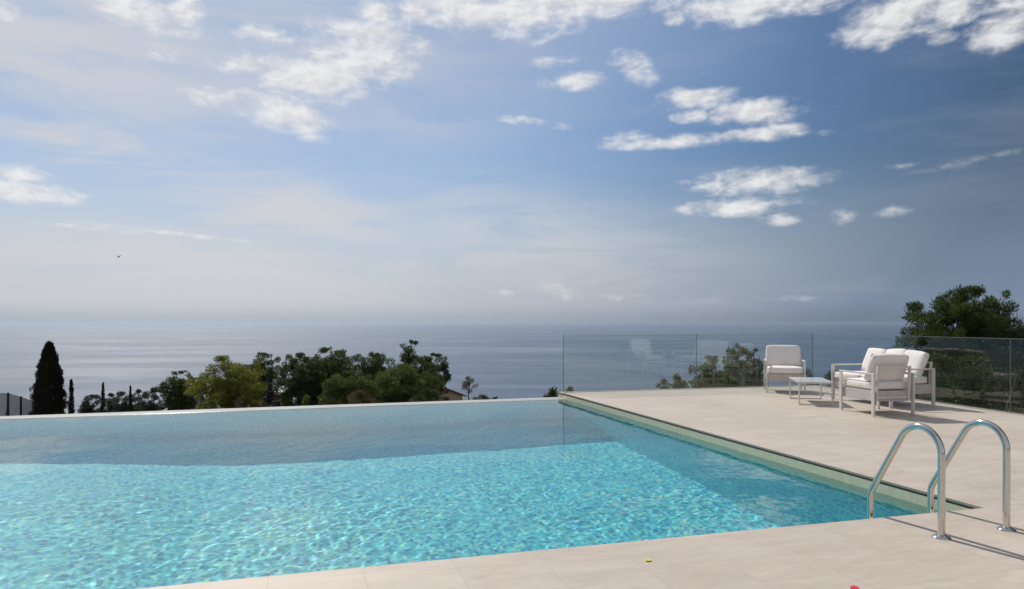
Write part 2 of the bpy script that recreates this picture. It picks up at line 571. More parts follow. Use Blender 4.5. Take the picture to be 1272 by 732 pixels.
# ------------------------------------------------------------------ pool ladder
def fillet_path(pts, radii, n=12):
    pts = [Vector(p) for p in pts]
    out = [pts[0]]
    for i in range(1, len(pts) - 1):
        p, a, b, r_ = pts[i], (pts[i - 1] - pts[i]).normalized(), (pts[i + 1] - pts[i]).normalized(), radii[i - 1]
        ang = a.angle(b)
        td = r_ / math.tan(ang / 2)
        cen = p + (a + b).normalized() * (r_ / math.sin(ang / 2))
        s, e = p + a * td - cen, p + b * td - cen
        tot = s.angle(e)
        for k in range(n + 1):
            t = k / n
            out.append(cen + (s * math.sin((1 - t) * tot) + e * math.sin(t * tot)) / math.sin(tot))
    out.append(pts[-1])
    return out


lad = empty('pool_ladder', CORNER + V * -0.63 + U * -0.437, ROT)
tag(lad, 'curved polished steel pool ladder rails at the near right corner of the pool', 'pool ladder')
for sx in (-0.2735, 0.2735):
    prof = fillet_path([(sx, 0, 0.0), (sx, 0, 1.083), (sx, 0.56, 0.148), (sx, 0.56, -1.15)], [0.1566, 0.13], 16)
    bm = bmesh.new()
    tube(bm, prof, 0.0215, 20)
    hr = bm_obj('handrail', bm, M['steel'], lad, smooth=True)
    bm = bmesh.new()
    pr = [(0.0, 0.020), (0.026, 0.020), (0.030, 0.017), (0.044, 0.012), (0.052, 0.006), (0.054, 0.001)]
    rings = []
    for (rr, zz) in pr[1:]:
        rings.append([bm.verts.new((sx + rr * math.cos(a * math.pi / 12), rr * math.sin(a * math.pi / 12), zz)) for a in range(24)])
    for a, b in zip(rings[:-1], rings[1:]):
        for k in range(24): bm.faces.new((a[k], a[(k + 1) % 24], b[(k + 1) % 24], b[k]))
    bm.faces.new(rings[0])
    bm.faces.new(rings[-1][::-1])
    bm_obj('floor_flange', bm, M['steel'], hr, smooth=True)
for zz in (-0.42, -0.70, -0.98):
    bm = bmesh.new()
    box(bm, (0, 0.575, zz), (0.50, 0.075, 0.025), 0.006)
    bm_obj('tread', bm, M['steel'], lad, smooth=True)

# ------------------------------------------------------------------ glass balustrades
def balustrade(name, p, direction, joints, label, name_first=True):
    ang = math.atan2(direction.y, direction.x)
    root = empty(name, p, ang)
    tag(root, label, 'glass balustrade', 'frameless glass balustrades round the terrace')
    for a, b in zip(joints[:-1], joints[1:]):
        bm = bmesh.new()
        box(bm, ((a + b) / 2, 0, 0.555), (b - a - 0.014, 0.016, 1.09), 0.001, seg=1)
        bm_obj('glass_panel', bm, M['glass'], root)
    # polished vertical edges show as thin green lines
    for j in (joints if name_first else joints[1:]):
        bm = bmesh.new()
        box(bm, (j, 0, 0.555), (0.007, 0.0165, 1.088), 0)
        bm_obj('edge_seal', bm, M['edge'], root)
    for a, b in zip(joints[:-1], joints[1:]):
        bm = bmesh.new()
        box(bm, ((a + b) / 2, 0, 1.1025), (b - a - 0.016, 0.0162, 0.004), 0)
        bm_obj('polished_edge', bm, M['edge_top'], root)
    bm = bmesh.new()
    box(bm, ((joints[0] + joints[-1]) / 2, 0, 0.0055), (joints[-1] - joints[0], 0.05, 0.009), 0.002)
    bm_obj('base_channel', bm, M['deckmetal'], root)
    return root


M['piping'] = simple('cushion_piping', (0.52, 0.49, 0.46), 0.9, 0.0, 0.04, 20.0)
M['edge'] = simple('green_glass_edge', (0.12, 0.17, 0.155), 0.2, 0.0, 0.1, 4.0)
M['edge_top'] = simple('polished_glass_rim', (0.30, 0.38, 0.36), 0.15, 0.0, 0.1, 4.0)
M['deckmetal'] = simple('satin_channel', (0.42, 0.40, 0.37), 0.5, 0.0, 0.05, 6.0)
balustrade('glass_balustrade', GP0, Vector((math.cos(GA), math.sin(GA), 0)), [0, 2.82, 5.545], 'clear frameless glass balustrade facing the sea behind the lone armchair')
balustrade('glass_balustrade', GQ + GDIR * 0.02, GDIR, [0, 2.27, 4.47, 6.7, 8.9, 11.1, 13.3, 15.5], 'clear frameless glass balustrade on the right, behind the white sofa and below the big pine', False)

# ------------------------------------------------------------------ terrace furniture
def cushion(name, c, s, mat, parent, rot=None, puff=0.02, label=None):
    """a soft box: rounded edges, bulging faces"""
    bm = bmesh.new()
    bmesh.ops.create_cube(bm, size=2.0)
    bmesh.ops.subdivide_edges(bm, edges=bm.edges[:], cuts=9, use_grid_fill=True)
    hs = [k / 2 for k in s]
    r_ = min(min(hs) * 0.5, 0.034)
    for v in bm.verts:
        p = Vector((v.co.x * hs[0], v.co.y * hs[1], v.co.z * hs[2]))
        core = Vector([max(-(hs[i] - r_), min(hs[i] - r_, p[i])) for i in range(3)])
        d = p - core
        if d.length > 1e-6: p = core + d.normalized() * min(d.length, r_)
        for i in range(3):
            j, k = (i + 1) % 3, (i + 2) % 3
            e = (1 - min(1, abs(v.co[j])) ** 2.4) * (1 - min(1, abs(v.co[k])) ** 2.4)
            if abs(v.co[i]) > 0.999: p[i] += math.copysign(puff * e, v.co[i])
        v.co = p
    m_ = Matrix.Translation(Vector(c))
    if rot is not None: m_ = m_ @ rot
    bmesh.ops.transform(bm, matrix=m_, verts=bm.verts)
    o = bm_obj(name, bm, mat, parent, smooth=True)
    if label: o['label'] = label
    ax_ = min(range(3), key=lambda i: s[i])
    j, k = [i for i in range(3) if i != ax_]
    for sd in (-1, 1):
        pb = bmesh.new()
        pts = []
        n_, rr_ = 6, r_ * 1.0
        for (cj, ck, a0) in ((1, 1, 0), (-1, 1, 90), (-1, -1, 180), (1, -1, 270)):
            for q in range(n_ + 1):
                a = R(a0 + 90.0 * q / n_)
                p = [0, 0, 0]
                p[j] = cj * (hs[j] - rr_) + rr_ * math.cos(a)
                p[k] = ck * (hs[k] - rr_) + rr_ * math.sin(a)
                p[ax_] = sd * (hs[ax_] - r_)
                pts.append(m_ @ Vector(p))
        pts.append(pts[0])
        tube(pb, pts, 0.0045, 5, cap=False)
        bm_obj('piping', pb, M['piping'], o, smooth=True)
    return o


def seat_set(name, loc, rz, W, D, ncush, label, cat, group):
    """armchair or sofa of flat bar frames: local front is -Y"""
    root = empty(name, loc, rz)
    tag(root, label, cat, group)
    hw, hd = W / 2, D / 2
    t, wdt = 0.026, 0.054
    armz, seatz = 0.615, 0.365
    for sx in (-1, 1):
        for sy in (-1, 1):
            bm = bmesh.new()
            box(bm, (sx * (hw - t / 2), sy * (hd - wdt / 2), (armz - t) / 2 + 0.001), (t, wdt, armz - t - 0.002), 0.003)
            bm_obj('leg', bm, M['frame'], root)
        bm = bmesh.new()
        box(bm, (sx * (hw - t / 2), 0, armz - t / 2), (t, D, t), 0.004)
        bm_obj('armrest', bm, M['frame'], root)
    iw = W - 2 * t - 0.006
    bm = bmesh.new()
    box(bm, (0, -hd + 0.045, 0.285), (iw, 0.03, 0.15), 0.005)
    box(bm, (0, hd - 0.065, 0.285), (iw, 0.03, 0.15), 0.005)
    box(bm, (-iw / 2 + 0.012, 0.0, 0.285), (0.024, D - 0.15, 0.15), 0.005)
    box(bm, (iw / 2 - 0.012, 0.0, 0.285), (0.024, D - 0.15, 0.15), 0.005)
    box(bm, (0, -0.01, 0.335), (iw - 0.05, D - 0.15, 0.02), 0.003)
    bm_obj('seat_frame', bm, M['sling'], root)
    tilt = Matrix.Rotation(R(-4), 4, 'X')
    bm = bmesh.new()
    bz = 0.465
    hb = 0.50
    by = hd - 0.028
    for sx in (-1, 1):
        box(bm, (sx * (iw / 2 - 0.045), by, bz), (0.028, 0.04, hb), 0.004, tilt)
    box(bm, Vector((0, by, bz)) + tilt @ Vector((0, 0, hb / 2 - 0.015)), (iw - 0.12, 0.036, 0.03), 0.004, tilt)
    box(bm, Vector((0, by, bz)) + tilt @ Vector((0, 0, -hb / 2 + 0.05)), (iw - 0.12, 0.036, 0.03), 0.004, tilt)
    bf = bm_obj('back_frame', bm, M['frame'], root)
    cw = (iw - 0.02) / ncush
    # seat cushions
    ns = 1 if ncush == 1 else 2
    sw = (iw - 0.02) / ns
    for k in range(ns):
        cushion('seat_cushion', (-iw / 2 + 0.01 + sw * (k + 0.5), -0.045, 0.425), (sw - 0.006, D - 0.11, 0.125), M['cushion'], root, puff=0.012)
    lean = Matrix.Rotation(R(-22), 4, 'X')
    for k in range(ncush):
        jit = [0.0, 0.02, -0.015][k % 3]
        cushion('back_cushion', (-iw / 2 + 0.01 + cw * (k + 0.5), hd - 0.165 + jit, 0.68 + jit * 0.4), (cw - 0.008, 0.115, 0.41), M['cushion'], root,
                lean @ Matrix.Rotation(R([2, -3, 4][k % 3] if ncush > 1 else 0), 4, 'Y'), puff=0.016)
    return root


grp = 'pale armchairs on the terrace'
seat_set('armchair', (5.30, 13.30, 0), R(-17), 0.70, 0.72, 1, 'pale armchair facing the pool with its back to the sea', 'armchair', grp)
seat_set('armchair', (5.42, 10.17, 0), R(188), 0.65, 0.80, 1, 'pale armchair seen from behind, in front of the sofa and nearest the ladder', 'armchair', grp)
seat_set('sofa', (6.157, 11.40, 0), R(-77.3), 1.36, 0.84, 3, 'pale sofa with three white back cushions in front of the right glass', 'sofa', None)

tb = tag(empty('coffee_table', (5.035, 11.52, 0), R(-13.8)), 'low pale coffee table with thin legs between the armchairs', 'coffee table')
bm = bmesh.new()
box(bm, (0, 0, 0.372), (0.54, 0.98, 0.014), 0.003)
bm_obj('tabletop', bm, M['table_top'], tb)
bm = bmesh.new()
for sy in (-1, 1): box(bm, (0, sy * 0.46, 0.354), (0.50, 0.018, 0.02), 0.002)
for sx in (-1, 1): box(bm, (sx * 0.25, 0, 0.354), (0.018, 0.90, 0.02), 0.002)
bm_obj('top_frame', bm, M['frame'], tb)
for sx in (-1, 1):
    for sy in (-1, 1):
        bm = bmesh.new()
        box(bm, (sx * 0.25, sy * 0.46, 0.182), (0.022, 0.022, 0.322), 0.003)
        bm_obj('leg', bm, M['frame'], tb)
for sy in (-1, 1):
    bm = bmesh.new()
    box(bm, (0, sy * 0.46, 0.012), (0.52, 0.022, 0.018), 0.003)
    bm_obj('floor_rail', bm, M['frame'], tb)

# petals blown on the stone
def petal(name, loc, size, mat, label):
    bm = bmesh.new()
    n = 14
    ring0 = [bm.verts.new((0.55 * size * math.cos(a * 2 * math.pi / n), 0.42 * size * math.sin(a * 2 * math.pi / n) * (1 + 0.3 * math.cos(a * 2 * math.pi / n)), 0.002)) for a in range(n)]
    ring1 = [bm.verts.new((v.co.x, v.co.y, 0.004 + 0.25 * size * (v.co.length / size) ** 2)) for v in ring0]
    c1 = bm.verts.new((0, 0, 0.005))
    for k in range(n):
        bm.faces.new((ring0[k], ring0[(k + 1) % n], ring1[(k + 1) % n], ring1[k]))
        bm.faces.new((ring1[k], ring1[(k + 1) % n], c1))
    bm.faces.new(ring0[::-1])
    o = bm_obj(name, bm, mat, smooth=True)
    o.location = loc
    o.rotation_euler = (0, 0, 0.7)
    return tag(o, label, 'petal')


d_ = EYE * F / 297
petal('flower_petal', (ground_at(805, d_), d_, 0.001), 0.034, M['yellow'], 'tiny yellow petal on the stone deck by the near pool edge')
d_ = EYE * F / 331.5
petal('flower_petal', (ground_at(1061, d_), d_, 0.001), 0.045, M['red'], 'small red petal on the stone deck at the bottom of the picture')

# ------------------------------------------------------------------ trees and shrubs
def leaf_cloud(rng, centers, radii, per, length, width, up=0.25, droop=0.0, flat=0.8):
    """many small leaf faces: each clump a loose shell of leaves pointing outward"""
    P, D = [], []
    for (c, r_) in zip(centers, radii):
        n = max(6, int(per * 12.6 / (length * width) * (r_ ** 2)))
        d = rng.normal(size=(n, 3))
        d /= np.linalg.norm(d, axis=1)[:, None]
        rr = r_ * rng.uniform(0.2, 1.0, n) ** 0.6 * (1 + 0.35 * np.clip(rng.normal(size=n) - 0.6, 0, 1.6))
        p = d * rr[:, None]
        p[:, 2] *= flat
        P.append(np.asarray(c) + p)
        D.append(d + rng.normal(scale=0.45, size=(n, 3)) + np.array([0, 0, up]))
    P = np.concatenate(P)
    D = np.concatenate(D)
    D /= np.linalg.norm(D, axis=1)[:, None]
    n = len(P)
    S = np.cross(D, rng.normal(size=(n, 3)))
    S /= np.linalg.norm(S, axis=1)[:, None] + 1e-9
    ln = length * rng.uniform(0.6, 1.3, n)[:, None]
    wd = width * rng.uniform(0.7, 1.3, n)[:, None]
    a = P - D * ln * 0.5
    b = P + S * wd * 0.5
    c = P + D * ln * 0.5
    d = P - S * wd * 0.5
    Vt = np.stack([a, b, c, d], 1).reshape(-1, 3)
    Fc = np.arange(4 * n).reshape(n, 4)
    return Vt, Fc


def limb(bm, a, b, r0, r1, rng, bend=0.08, n=6):
    a, b = Vector(a), Vector(b)
    L_ = (b - a).length
    pts, rr = [], []
    for k in range(5):
        t = k / 4
        j = Vector(rng.normal(scale=bend * L_ * math.sin(math.pi * t) + 1e-6, size=3))
        pts.append(a.lerp(b, t) + j)
        rr.append(r0 + (r1 - r0) * t)
    tube(bm, pts, rr, n)


def tree(name, px, hw, top, d, mat, label, cat='tree', group=None, base=None, crown=0.72, seed=1, clump=0.16, leaf=(0.19, 0.065), per=1.0,
         shape='round', ncl=60, lean=0.0, up=0.35, bark='bark', gaps=0.0, sq=1.0, fil=1.0):
    """px, hw: where its axis and how wide it is in photo columns at depth d; top: photo row of its top; crown: share of the height in leaf"""
    rng = np.random.RandomState(seed)
    x0 = ground_at(px, d)
    zt_ = height_at(top, d)
    zb = float(terrain_z(x0, d)) if base is None else base
    H = zt_ - zb
    rad_ = 1.16 * hw / F * d
    root = empty(name, (x0, d, zb - 0.05))
    tag(root, label, cat, group)
    ch = H * crown
    centers, radii = [], []
    tries = 0
    cr = clump * max(rad_, 0.25 * ch) * 1.7
    while len(centers) < ncl and tries < 5000:
        tries += 1
        u_ = rng.normal(size=3)
        u_ /= np.linalg.norm(u_)
        t = rng.uniform(0, 1) ** 0.45
        p = u_ * t
        zrel = (p[2] + 1) / 2
        box_ = min(1.7, max(0.05, 1 - p[2] ** 2) ** -0.22)
        if shape == 'round': k = box_
        elif shape == 'umbrella': k = (0.78 + 0.22 * min(1, zrel * 1.6)) * box_
        elif shape == 'cone': k = (1.05 - zrel) / max(0.35, math.sqrt(max(0.05, 1 - p[2] ** 2)))
        else: k = 1.0
        ang = math.atan2(u_[1], u_[0])
        wob = 1 + 0.20 * math.sin(3 * ang + seed) * math.sin(5 * zrel + seed * 1.7) + 0.10 * math.sin(7 * ang + 9 * zrel)
        r_ = cr * rng.uniform(0.6, 1.25)
        q = np.array([p[0] * k * wob * (rad_ - r_ * 0.55) + lean * (zrel - 0.3) * rad_, p[1] * k * wob * (rad_ - r_ * 0.55) * sq,
                      H - ch + r_ * 0.5 + zrel * (ch - r_ * 1.1)])
        if shape == 'cone': r_ *= 0.75 + 0.5 * (1 - zrel)
        if rng.uniform() < gaps: continue
        centers.append(q)
        radii.append(r_)
    # always one clump at the very top
    hi_ = centers[int(np.argmax([c[2] for c in centers]))]
    for k in range(5):
        t = k / 4
        centers.append(np.array([hi_[0] * (1 - t) + lean * 0.7 * rad_ * t + rng.normal(scale=0.10 * rad_), hi_[1] * (1 - t), hi_[2] * (1 - t) + t * (H - cr * 0.45)]))
        radii.append(cr * (0.8 - 0.3 * t))
    Vt, Fc = leaf_cloud(rng, centers, radii, per, leaf[0], leaf[1], up)
    np_obj('crown', Vt, Fc, M[mat], root)
    bm = bmesh.new()
    tr_ = max(0.05, 0.028 * H)
    limb(bm, (0, 0, -0.3), (lean * 0.3 * rad_, 0, H - ch * 0.45), tr_, tr_ * 0.45, rng, 0.03, 8)
    order = rng.permutation(len(centers))[:max(6, int(len(centers) * 0.3 * fil))]
    for i in order:
        c = centers[i]
        z0 = max(0.15 * H, min(H - ch * 0.5, c[2] - 0.55 * math.hypot(c[0], c[1]) - 0.1))
        limb(bm, (lean * 0.2 * rad_ * z0 / H, 0, z0), c, tr_ * 0.28, tr_ * 0.06, rng, 0.07, 5)
    bm_obj('trunk', bm, M[bark], root, smooth=True)
    return root


def column_tree(name, px, hw, top, d, label, seed, per=2600, base=None, group=None, mat='cypress'):
    """a cypress: a dense column of upright sprays, narrowing to a blunt tip"""
    rng = np.random.RandomState(seed)
    x0 = ground_at(px, d)
    zb = float(terrain_z(x0, d)) if base is None else base
    H = height_at(top, d) - zb
    rr = 0.9 * hw / F * d
    root = tag(empty(name, (x0, d, zb - 0.05)), label, 'tree', group)
    n = int(per)
    t = rng.uniform(0.03, 1.0, n)
    prof = rr * np.minimum(1.0, 1.18 * (1 - t ** 2.1) ** 0.75 + 0.05) * np.minimum(1, 0.62 + t * 1.6)
    an = rng.uniform(0, 2 * math.pi, n)
    lump = 1 + 0.12 * np.sin(an * 5 + t * 31 + seed) + 0.09 * np.sin(an * 3 - t * 57) + rng.normal(scale=0.05, size=n)
    q = prof * lump * np.sqrt(rng.uniform(0.45, 1.0, n))
    P = np.stack([q * np.cos(an), q * np.sin(an), t * H * 0.985], -1)
    cs = [tuple(p) for p in P]
    size = max(0.05, rr * 0.16)
    Vt, Fc = leaf_cloud(rng, cs, [size] * n, 1.3, max(0.08, rr * 0.16), max(0.03, rr * 0.05), up=1.3, flat=1.5)
    np_obj('crown', Vt, Fc, M[mat], root)
    bm = bmesh.new()
    limb(bm, (0, 0, -0.3), (0, 0, H * 0.9), max(0.04, rr * 0.2), 0.015, rng, 0.01, 8)
    bm_obj('trunk', bm, M['bark'], root, smooth=True)
    return root


column_tree('cypress_tree', 61, 18, 424, 30, 'broad dark cypress beside the wire mesh fence at far left', 3, 1500)
g_ = 'slim young cypresses beyond the pool'
column_tree('cypress_tree', 88.5, 3.4, 469, 32, 'slim cypress just right of the broad dark cypress', 4, 320, group=g_)
column_tree('cypress_tree', 128, 2.6, 474, 45, 'slim cypress standing in front of the left end of the olive trees', 5, 300, group=g_)
column_tree('cypress_tree', 162, 2.4, 478, 48, 'slim cypress standing in front of the middle of the olive trees', 6, 300, group=g_)

g_ = 'grey green olive trees beyond the pool'
ol = dict(group=g_, mat='olive', leaf=(0.12, 0.035), per=0.95, ncl=75, crown=0.85, clump=0.14, gaps=0.05)
tree('olive_tree', 112, 15, 489, 56, label='grey green olive tree at the left end of the olive row', seed=11, **ol)
tree('olive_tree', 138, 13, 487, 58, label='narrow olive tree second from the left, between the two slim cypresses', seed=12, **ol)
tree('olive_tree', 154, 13, 485, 57, label='olive tree third from the left, just behind a slim cypress', seed=13, **ol)
tree('olive_tree', 172, 12, 483, 59, label='olive tree just right of the rightmost slim cypress', seed=14, **ol)
tree('olive_tree', 191, 15, 481, 57, label='olive tree at the right end of the row, next to the dark pine', seed=15, **ol)

g_ = 'pines beyond the infinity edge'
pn = dict(group=g_, shape='umbrella')
tree('pine_tree', 227, 23, 459, 58, 'pine', 'dark pine left of the yellow green tree', seed=21, ncl=160, clump=0.095, **pn)
tree('broadleaf_tree', 285, 41, 440, 50, 'yellowgreen', 'bushy yellow green tree with airy crown beyond the pool', seed=22, ncl=210, gaps=0.1, leaf=(0.12, 0.055), per=0.8, clump=0.085, crown=0.86, bark='twig')
tree('pine_tree', 322, 26, 436, 66, 'pine', 'dark pine rising behind the yellow green tree and the blue spruce', seed=23, ncl=190, clump=0.095, **pn)
tree('spruce_tree', 334, 11, 455, 55, 'spruce', 'small bluish spruce between the yellow green tree and the big pine', seed=24, ncl=60, shape='cone', crown=0.85, clump=0.10)
tree('pine_tree', 372, 28, 437, 61, 'pine', 'broad dark pine just right of the blue spruce', seed=25, ncl=230, clump=0.09, crown=0.85, **pn)
tree('pine_tree', 408, 34, 430, 63, 'pine', 'highest broad dark pine in the middle of the grove', seed=26, ncl=260, clump=0.09, crown=0.85, **pn)
tree('pine_tree', 460, 32, 436, 65, 'pine', 'mid green pine between the broad dark pine and the tall thin top', seed=27, ncl=230, clump=0.09, crown=0.85, **pn)
tree('pine_tree', 506, 13, 421, 70, 'pine', 'tall pine whose small tufted top stands above the grove', seed=28, ncl=34, clump=0.17, crown=0.55, lean=0.5, group=g_)
tree('pine_tree', 533, 24, 437, 64, 'pine', 'dark pine at the right end of the grove above the small house', seed=29, ncl=210, clump=0.09, crown=0.84, **pn)
tree('pine_tree', 432, 32, 459, 57, 'pine_light', 'lighter low pine in front of the middle of the grove', seed=30, ncl=240, clump=0.085, crown=0.9, **pn)
tree('pine_tree', 505, 40, 451, 58, 'pine_light', 'lighter green spreading pine below the tall thin top', seed=31, ncl=300, clump=0.08, crown=0.9, **pn)
g_ = 'bushes along the foot of the grove'
sb = dict(group=g_, cat='bush', crown=0.97, bark='twig', leaf=(0.10, 0.05), per=0.95, ncl=40)
tree('bush', 380, 10, 489, 38, 'brightshrub', 'small bright green bush in front of the broad dark pine', seed=41, **sb)
tree('bush', 325, 13, 497, 44, 'shrub', 'low green bush in front of the red brown house', seed=42, **sb)
tree('bush', 448, 26, 482, 48, 'dryshrub', 'dry brownish bush at the foot of the pines', seed=43, **sb)
tree('bush', 520, 26, 478, 50, 'shrub', 'green bush at the foot of the spreading pine', seed=44, **sb)
tree('bush', 258, 16, 494, 42, 'brightshrub', 'low yellowish bush at the foot of the yellow green tree', seed=45, **sb)
tree('bush', 300, 14, 491, 43, 'dryshrub', 'greyish dry bush under the right of the yellow green tree', seed=46, **sb)
tree('bush', 555, 13, 492, 48, 'shrub', 'low dark bush below the small tiled house', seed=47, **sb)
tree('bush', 404, 18, 493, 46, 'shrub', 'low dark bush right of the bright green bush', seed=48, **sb)
for q, (px_, tp_, hw_, lb_) in enumerate([(598, 488.5, 12, 'low brown scrub just right of the thin tree'), (617, 491.5, 10, 'low brown scrub halfway down the bare slope'), (633, 494.5, 8, 'last low brown scrub at the right end of the bare slope')]):
    tree('bush', px_, hw_, tp_, 66, 'dryshrub', lb_, seed=90 + q, **sb)
tree('thin_tree', 583, 11, 466, 70, 'dryshrub', 'thin half bare tree standing alone against the sea', seed=50, ncl=26, gaps=0.3, crown=0.62, leaf=(0.10, 0.03), per=0.35, bark='twig', fil=2.6)
g_ = 'shrubs against the sea at the pool corner'
sb2 = dict(group=g_, cat='bush', crown=0.6, bark='twig', leaf=(0.07, 0.03), per=0.95, ncl=26, gaps=0.15, clump=0.17)
tree('bush', 686, 14, 478, 18, 'shrub', 'dark shrub peeping over the far right corner of the pool', seed=51, **sb2)
tree('bush', 708, 11, 477, 19, 'shrub', 'dark twiggy shrub behind the first edge of the glass', seed=52, **sb2)

g_ = 'pines behind the sea-facing glass'
pr_ = dict(group=g_, shape='umbrella', clump=0.12)
tree('pine_tree', 838, 22, 463, 45, 'pine_light', 'low pale green pine behind the left glass panel', seed=61, ncl=120, crown=0.85, **pr_)
tree('pine_tree', 880, 26, 441, 43, 'pine_light', 'pale green pine straddling the joint of the glass', seed=62, ncl=160, crown=0.85, **pr_)
tree('pine_tree', 915, 17, 426, 41, 'pine_light', 'tallest pine seen through the glass left of the far armchair', seed=63, ncl=130, crown=0.85, **pr_)
tree('pine_tree', 938, 17, 431, 39, 'pine', 'dark pine seen through the glass just left of the far armchair', seed=64, ncl=130, crown=0.85, **pr_)
tree('bush', 1002, 19, 456, 33, 'shrub', 'dark bush seen between the far armchair and the coffee table', 'bush', seed=65, ncl=45, crown=0.9, leaf=(0.11, 0.05))
tree('bush', 1032, 20, 458, 31, 'pine', 'dark bush seen through the glass left of the sofa', 'bush', seed=66, ncl=50, crown=0.9, leaf=(0.11, 0.05))
tree('bush', 905, 45, 468, 34, 'pine', 'wide dark bush under the pines behind the glass', 'bush', seed=67, ncl=90, crown=0.9, leaf=(0.11, 0.05))

tree('pine_tree', 1200, 64, 354, 27, 'pine', 'big pine rising above the glass behind the sofa', seed=71, ncl=620, clump=0.078, crown=0.95, shape='round', leaf=(0.17, 0.030), per=1.2, gaps=0.0, up=0.9, fil=0.35, group='pines at the right')
tree('pine_tree', 1285, 36, 402, 26, 'pine', 'lower pine cut off by the right edge of the picture', seed=72, ncl=300, clump=0.10, crown=0.9, shape='round', fil=0.4, leaf=(0.16, 0.03), per=0.95, group='pines at the right')
g_ = 'bushes behind the right glass'
sr = dict(group=g_, cat='bush', crown=0.93, bark='twig', leaf=(0.09, 0.04), per=0.95)
tree('bush', 1165, 38, 436, 23, 'pine', 'dark bush right behind the sofa cushions', seed=73, ncl=90, **sr)
tree('bush', 1218, 42, 440, 21, 'pine', 'dark bush under the big pine behind the glass', seed=74, ncl=90, **sr)
tree('bush', 1262, 26, 455, 17, 'shrub', 'olive green bush behind the last glass joint', seed=75, ncl=70, **sr)

# ------------------------------------------------------------------ houses on the slope
def house(loc, rz, sx, sy, h, wall, roof, label, pitch=0.35, flat=False):
    root = tag(empty('house', loc, rz), label, 'house', 'houses half hidden on the slope')
    bm = bmesh.new()
    box(bm, (0, 0, h / 2 - 1.0), (sx, sy, h + 2.0))
    wl = bm_obj('wall', bm, M[wall], root)
    bm = bmesh.new()
    if flat:
        box(bm, (0, 0, h + 0.14), (sx + 0.9, sy + 0.9, 0.24), 0.02)
    else:
        rh = sy * pitch
        e, t = 0.4, 0.14
        yy = sy / 2 + e
        zz = h - e * 2 * pitch
        prof = [(-yy, zz), (0, h + rh), (yy, zz), (yy, zz + t), (0, h + rh + t), (-yy, zz + t)]
        a = [bm.verts.new((-sx / 2 - e, p[0], p[1])) for p in prof]
        b = [bm.verts.new((sx / 2 + e, p[0], p[1])) for p in prof]
        for k in range(6): bm.faces.new((a[k], a[(k + 1) % 6], b[(k + 1) % 6], b[k]))
        for q in ((0, 1, 4, 5), (1, 2, 3, 4)):
            bm.faces.new([a[k] for k in q])
            bm.faces.new([b[k] for k in q])
        gb = bmesh.new()
        for s in (-1, 1):
            v3 = [gb.verts.new((s * (sx / 2 - 0.01), -sy / 2, h)), gb.verts.new((s * (sx / 2 - 0.01), sy / 2, h)), gb.verts.new((s * (sx / 2 - 0.01), 0, h + rh - 0.02))]
            v4 = [gb.verts.new((s * (sx / 2 - 0.25), v.co.y, v.co.z)) for v in v3]
            gb.faces.new(v3)
            gb.faces.new(v4[::-1])
            for k in range(3): gb.faces.new((v3[k], v3[(k + 1) % 3], v4[(k + 1) % 3], v4[k]))
        bm_obj('gable', gb, M[wall], root)
    bm_obj('roof', bm, M[roof], root)
    for wx_ in (-sx * 0.28, sx * 0.28):
        bm = bmesh.new()
        box(bm, (wx_, -sy / 2 - 0.012, h * 0.55), (0.9, 0.03, 1.1))
        wd_ = bm_obj('window', bm, M['whitewall'], root)
        bm = bmesh.new()
        box(bm, (wx_, -sy / 2 - 0.032, h * 0.55), (0.78, 0.012, 0.98))
        bm_obj('pane', bm, M['darkglass'], wd_)
    return root


d_ = 84
house((ground_at(543, d_), d_, height_at(490, d_) - 2.0), R(-62), 5.0, 4.6, 2.0, 'creamwall', 'rooftile', 'small cream house with brown tiled roof right of the grove', 0.2)
d_ = 72
house((ground_at(333, d_), d_, height_at(488, d_) - 2.6), R(8), 4.4, 4.0, 2.6, 'pinkwall', 'whitewall', 'red brown house with pale flat roof between the dark trunks', flat=True)
d_ = 62
house((ground_at(231, d_), d_, height_at(491, d_) - 2.2), R(-10), 1.9, 2.4, 2.2, 'whitewall', 'whitewall', 'small white outbuilding below the dark pine', flat=True)

# ------------------------------------------------------------------ wire fence at far left
fp = [(-2, 488.5, 21.2), (10, 488, 22.0), (26, 492.5, 23.6), (41.5, 498, 25.4)]
pts_f = [Vector((ground_at(a, c), c, height_at(b, c))) for a, b, c in fp]
pts_f[0] = pts_f[1] + (pts_f[1] - pts_f[2]) * 1.6 + Vector((0, 0, -0.2))
root = tag(empty('wire_fence', pts_f[1] - Vector((0, 0, 2.2))), 'dark wire mesh fence with steel posts at the far left edge', 'fence')
o0 = root.location
for p in pts_f:
    bm = bmesh.new()
    tube(bm, [p - o0 + Vector((0, 0, -2.6)), p - o0], 0.034, 8)
    bm_obj('post', bm, M['wire'], root, smooth=True)
bm = bmesh.new()
b_ = pts_f[1] - o0
e_ = (pts_f[1] - pts_f[2]).normalized()
tube(bm, [b_ + Vector((0, 0, -0.42)), b_ + e_ * 1.0 + Vector((0, 0, -2.2))], 0.028, 8)
tube(bm, [b_ + Vector((0, 0, -0.42)), b_ - e_ * 0.45 + Vector((0, 0, -2.2))], 0.028, 8)
bm_obj('brace', bm, M['wire'], root, smooth=True)
bm = bmesh.new()
